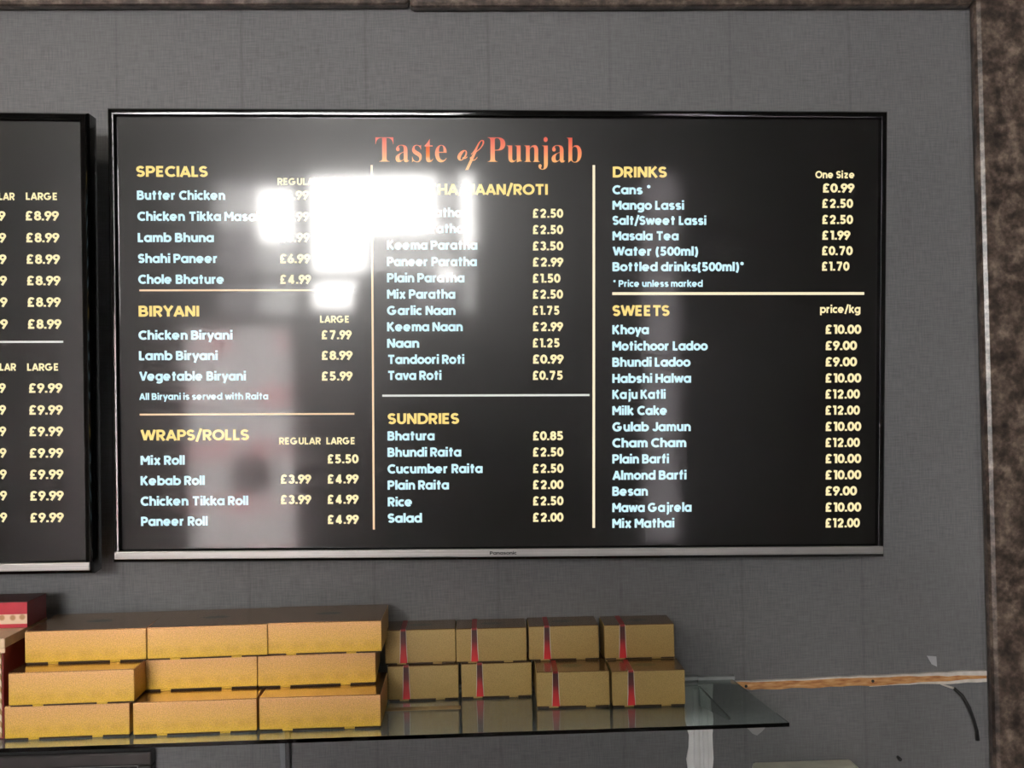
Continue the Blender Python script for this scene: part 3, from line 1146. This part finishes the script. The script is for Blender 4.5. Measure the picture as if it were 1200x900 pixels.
for i, (x, y, k, a, lab) in enumerate(RB):
    o = rib if i == 0 else copy_tree(rib)
    o.location = (x + RW/2, y + RD/2, ZS + k*(RH+.0006) + .0003)
    o.rotation_euler = (0, 0, a)
    o['label'] = lab

# folded tan card lying on the glass before the ribboned cartons
MB_ = MB().box(-.118, -.012, -.128, -.112, ZS+.0003, ZS+.0012)
tag(MB_.build('card_strip', plain('tan_card', (.34, .25, .12), .6)), 'flat strip of tan card lying on the glass before the ribboned cartons', 'card')

# ------------------------------------------------------------------ red boxes at the left end
r = empty('gift_box', (-.676, -.13, ZS), 'tall red gift box with cream lid and rope patterned front at far left', 'box', 'red gift boxes')
MB().box(-.07, .0695, -.069, .07, 0, .118, .001).build('body', M_REDDARK, r)
MB().box(-.068, .0675, -.0715, -.0685, .002, .117, .0005).build('front_panel', M_ROPE, r)
MB().box(-.073, .0735, -.0735, .074, .118, .131, .001).box(-.073, .0735, -.0735, -.071, .112, .118).build('lid', M_CREAM, r)
r = empty('gift_box', (-.662, -.100, ZS+.1313), 'low crimson gift box with a cream band lying on the tall red gift box', 'box', 'red gift boxes')
MB().box(-.062, .062, -.035, .035, 0, .0345, .0008).build('body', M_REDDARK, r)
MB().box(-.0622, .0622, -.0356, -.0346, .0002, .0345, .0003).build('front_panel', M_REDCARD, r)
MB().box(-.0622, .0622, -.0361, -.0355, .0055, .0185).build('band', M_BAND, r)
MB().box(-.0618, .0618, -.0345, .0345, .0345, .0352).build('lid', plain('dark_maroon_card', (.05, .012, .012), .3), r)

# ------------------------------------------------------------------ black picture frame below the shelf
fx, fz = at(178, 880, -.02).x, at(178, 880, -.02).z
r = empty('picture_frame', (fx-.26, 0, fz-.36), 'black picture frame hanging under the left end of the glass shelf', 'picture frame')
t, fw_, fh_ = .021, .26, .36
mb = MB()
mb.box(-fw_, fw_, -.022, 0, fh_-t, fh_, .003).box(-fw_, fw_, -.022, 0, 0, t, .003)
mb.box(-fw_, -fw_+t, -.022, 0, t, fh_-t, .003).box(fw_-t, fw_, -.022, 0, t, fh_-t, .003)
mb.build('frame', M_FRAME, r)
f2 = MB()
f2.box(-fw_+t, fw_-t, -.014, -.006, fh_-t-.0025, fh_-t).box(fw_-t-.0025, fw_-t, -.014, -.006, t, fh_-t)
f2.box(-fw_+t, -fw_+t+.0025, -.014, -.006, t, fh_-t).box(-fw_+t, fw_-t, -.014, -.006, t, t+.0025)
f2.build('inner_fillet', M_FILLET, r)
MB().box(-fw_+t, fw_-t, -.006, -.001, t, fh_-t).build('print', M_PRINT, r)

# ------------------------------------------------------------------ bare batten, wire, odds and ends on the right
a0, a1 = at(856, 798), at(1156, 784.5)
b0, b1 = at(856, 808), at(1156, 797.5)
r = empty('wall_batten', (a0.x, 0, (a0.z+b0.z)/2), 'bare orange wooden batten with torn white paper, between glass shelf and granite', 'batten')
n = 26
top, mid, bot = [], [], []
random.seed(5)
for i in range(n+1):
    q = i/n
    x = (a1.x-a0.x-.003)*q
    zt = (a0.z + (a1.z-a0.z)*q) - r.location.z + random.uniform(-.0006, .0006)
    zb = (b0.z + (b1.z-b0.z)*q) - r.location.z + random.uniform(-.0009, .0009) + (.006*(1-q*14) if q < 1/14 else 0)
    zm = zt - (zt-zb)*(.10 + .12*q + max(0, q-.7)*.8) + random.uniform(-.0006, .0006)
    top.append((x, -.006, zt))
    mid.append((x, -.006, zm))
    bot.append((x, -.006, zb))
low = [(m[0], m[1], m[2] - (m[2]-b[2])*(1 if i < n*.62 else 1-.5*(i/n-.62)/.38)) for i, (m, b) in enumerate(zip(mid, bot))]
MB().prism(mid + low[::-1], (0, .006, 0)).build('wood', M_WOOD, r)
MB().prism([(p[0], -.0072, p[2]) for p in top] + [(p[0], -.0072, p[2]) for p in mid[::-1]], (0, .0072, 0)).build('torn_paper', M_TORN, r)
MB().prism([(p[0], -.0066, p[2]) for p in low[14:]] + [(p[0], -.0066, p[2]-.0008) for p in bot[14:][::-1]], (0, .0066, 0)).build('torn_paper', M_TORN, r)
for px, py in ((873, 803), (1021, 797)):
    p = at(px, py)
    MB().ball((p.x-r.location.x, -.0065, p.z-r.location.z), .0024, .0016, .0024, 10).build('screw', M_BLACK, r)

wire = [at(1101, 801), at(1108, 803), at(1115, 805), at(1124, 813), at(1132, 827), at(1138, 842), at(1142, 855), at(1144, 866)]
r = empty('loose_wire', wire[2], 'short black wire hanging loose from the wooden batten beside the granite', 'wire')
rel = [p - r.location for p in wire]
off = [-.004, -.006, -.008, -.010, -.011, -.010, -.008, -.005]
rel = [Vector((p.x, o, p.z)) for p, o in zip(rel, off)]
MB().tube(rel[2:], [.0024, .0027, .0027, .0024, .0027, .0034], 8).build('sheath', M_BLACK, r, True)
MB().tube(rel[:3], [.0012, .0016, .0018], 8).build('bare_end', M_TORN, r, True)

p = at(1092, 775)
mb = MB().prism([(p.x-.008, -.0014, p.z+.009), (p.x+.006, -.0030, p.z+.008), (p.x+.007, -.0022, p.z-.008), (p.x-.001, -.0016, p.z-.004)], (0, .0012, 0))
tag(mb.build('tape_scrap', plain('clear_tape', (.42, .43, .45), .2)), 'small pale scrap of clear tape stuck to the wall above the batten', 'tape')
p = at(886, 857)
mb = MB()
mb.prism([(p.x + dx, -.0012, p.z + dz) for dx, dz in ((-.014, .006), (-.006, .008), (.008, .0075), (.014, .005), (.008, -.001), (.001, -.006), (-.006, -.003))], (0, .0011, 0))
tag(mb.build('plaster_chip', plain('chipped_plaster', (.33, .33, .325), .9)), 'pale chip of bare plaster on the wall below the right shelf corner', 'plaster')
p = at(1052, 887)
tag(MB().tube([(p.x, 0, p.z), (p.x, -.010, p.z-.001)], [.0022, .003], 10).build('nail', M_BLACK), 'dark nail stub in the wall below the batten', 'nail')
p0, p1 = at(889, 895, -.045), at(1009, 895, -.045)
r = empty('wall_box', ((p0.x+p1.x)/2, 0, p0.z-.099), 'cream plastic box on the wall at the bottom edge, right of the bracket', 'box')
hw = (p1.x-p0.x)/2
MB().box(-hw, hw, -.045, 0, 0, .088, .006).build('housing', plain('cream_plastic', (.74, .72, .60), .4), r)
MB().box(-hw+.006, hw-.006, -.049, -.045, .006, .080, .003).build('cover', plain('cream_cover', (.72, .70, .58), .4), r)


# ------------------------------------------------------------------ the photographer, seen mirrored in the screen
def skinned(name, verts, edges, radii, mat, parent, sub=2, rootv=0):
    me = bpy.data.meshes.new(name)
    me.from_pydata([Vector(v) for v in verts], edges, [])
    me.materials.append(mat)
    o = bpy.data.objects.new(name, me)
    COL.objects.link(o)
    o.parent = parent
    sk = o.modifiers.new('skin', 'SKIN')
    sk.use_smooth_shade = True
    for i, rr in enumerate(radii):
        d = me.skin_vertices[0].data[i]
        d.radius = rr if isinstance(rr, tuple) else (rr, rr)
        d.use_root = (i == rootv)
    ss = o.modifiers.new('sub', 'SUBSURF')
    ss.levels = ss.render_levels = sub
    return o


M_SKIN = plain('skin', (.30, .17, .11), .5, noise=.05)
M_COAT = plain('dark_coat_cloth', (.012, .012, .014), .85)
M_JEANS = plain('dark_trouser_cloth', (.014, .015, .02), .85)
M_HAIR = plain('black_hair', (.008, .006, .005), .5, scale=200)
PX = -.31
HZ = .055
person = empty('person', (PX, -2.05, 0), 'person in a dark coat holding up a phone, mirrored in the wide screen', 'person')
# body: one skin surface, pelvis first, out to every finger
PHX, PHZ = -PX, 1.632                       # the phone, relative to the foot point
V = [(0, 0, .95), (0, .0, 1.14), (0, .0, 1.37), (0, 0, 1.52), (0, .012, 1.60), (0, .045, 1.675), (0, .035, 1.755), (0, .02, 1.82),
     (-.165, 0, 1.49), (-.06, .21, 1.28), (.10, .27, 1.48), (PHX-.128, .285, 1.575),
     (.165, 0, 1.49), (.40, .09, 1.27), (.44, .20, 1.43), (PHX+.125, .285, 1.572),
     (-.10, 0, .88), (-.11, .02, .50), (-.115, -.01, .09), (-.115, .14, .045),
     (.10, 0, .88), (.11, .02, .50), (.115, -.01, .09), (.115, .14, .045)]
E_ = [(0, 1), (1, 2), (2, 3), (3, 4), (4, 5), (5, 6), (6, 7), (3, 8), (8, 9), (9, 10), (10, 11), (3, 12), (12, 13), (13, 14), (14, 15),
      (0, 16), (16, 17), (17, 18), (18, 19), (0, 20), (20, 21), (21, 22), (22, 23)]
Rr = [(.15, .10), (.135, .095), (.155, .105), (.12, .08), .050, (.064, .075), (.084, .104), (.062, .075),
      .062, .044, .037, .026, .062, .044, .037, .026, .085, .062, .042, .038, .085, .062, .042, .038]
for sx, wr in ((-1, 11), (1, 15)):          # palm, four fingers bent round the phone's edge, thumb behind it
    ex = PHX + sx*.078
    pb = len(V)
    V.append((ex + sx*.030, .318, 1.602))
    E_.append((wr, pb))
    Rr.append((.030, .018))
    for dz, ln in ((.056, 1.0), (.036, 1.08), (.016, 1.0), (-.004, .82)):
        k = len(V)
        V += [(ex + sx*.024, .336, 1.604 + dz), (ex + sx*.020, .336 + .024*ln, 1.607 + dz), (ex - sx*.004*ln, .336 + .040, 1.608 + dz)]
        E_ += [(pb, k), (k, k+1), (k+1, k+2)]
        Rr += [.0098, .0088, .0075]
    k = len(V)
    V += [(ex + sx*.022, .312, 1.622), (ex + sx*.006, .322, 1.640), (ex - sx*.016, .334, 1.646)]
    E_ += [(pb, k), (k, k+1), (k+1, k+2)]
    Rr += [.0125, .0105, .0088]
skinned('body', V, E_, Rr, M_SKIN, person)
# coat, trousers, shoes and hair
keep = [0, 1, 2, 3, 8, 9, 10, 11, 12, 13, 14, 15]
cv = [V[i] for i in keep]
cv[7] = tuple(Vector(V[10]).lerp(Vector(V[11]), .70))
cv[11] = tuple(Vector(V[14]).lerp(Vector(V[15]), .80))
cv.append((0, .005, 1.575))
cv.append((0, 0, .80))
ce = [(0, 1), (1, 2), (2, 3), (3, 4), (4, 5), (5, 6), (6, 7), (3, 8), (8, 9), (9, 10), (10, 11), (3, 12), (0, 13)]
cr = [(.185, .13), (.165, .12), (.185, .13), (.145, .10), .085, .066, .056, .046, .085, .066, .056, .046, .075, (.19, .135)]
skinned('coat', cv, ce, cr, M_COAT, person)
tv_ = [V[i] for i in (0, 16, 17, 18, 20, 21, 22)]
skinned('trousers', tv_, [(0, 1), (1, 2), (2, 3), (0, 4), (4, 5), (5, 6)], [(.165, .115), .102, .078, .062, .102, .078, .062], M_JEANS, person)
for sx in (-1, 1):
    MB().ball((sx*.115, .06, .05), .05, .14, .05).build('shoe', M_BLACK, person, True)
hm = MB()
hm.ball((0, .008, 1.735+HZ), .098, .112, .100, 24)
for v in list(hm.bm.verts):
    if v.co.y > .085 and v.co.z < 1.775+HZ or v.co.z < 1.655+HZ:
        v.co = Vector((v.co.x*.75, min(v.co.y, .05)*.7, max(v.co.z, 1.66+HZ)))
hm.build('hair', M_HAIR, person, True)
fm = MB()
fm.ball((0, .123, 1.682+HZ), .010, .014, .024, 16)
fm.ball((0, .128, 1.668+HZ), .015, .012, .009, 16)
fm.build('nose', M_SKIN, person, True)
M_EYE = plain('eye_white', (.5, .5, .48), .3)
for sx in (-1, 1):
    eye = MB().ball((sx*.031, .108, 1.705+HZ), .0125, .0125, .0085, 14).build('eye', M_EYE, person, True)
    MB().ball((sx*.031, .1165, 1.705+HZ), .0058, .005, .0058, 12).build('iris', M_HAIR, eye, True)
    MB().tube([(sx*.048, .112, 1.720+HZ), (sx*.032, .122, 1.726+HZ), (sx*.016, .124, 1.722+HZ)], [.002, .0035, .003], 8).build('eyebrow', M_HAIR, person, True)
    MB().ball((sx*.084, .03, 1.690+HZ), .010, .020, .032, 12).build('ear', M_SKIN, person, True)
MB().tube([(-.024, .121, 1.640+HZ), (0, .127, 1.638+HZ), (.024, .121, 1.640+HZ)], [.004, .007, .004], 8).build('mouth', plain('lips', (.28, .11, .09), .5), person, True)


ph = empty('mobile_phone', (0, -1.6955, 1.632), 'black mobile phone held up by the mirrored person', 'phone')
MB().box(-.078, .078, -.004, .0035, -.037, .037, .003).build('case', M_BEZEL, ph)
MB().box(-.072, .072, -.0045, -.0038, -.034, .034).build('display', plain('phone_display', (.05, .05, .05), .1), ph)
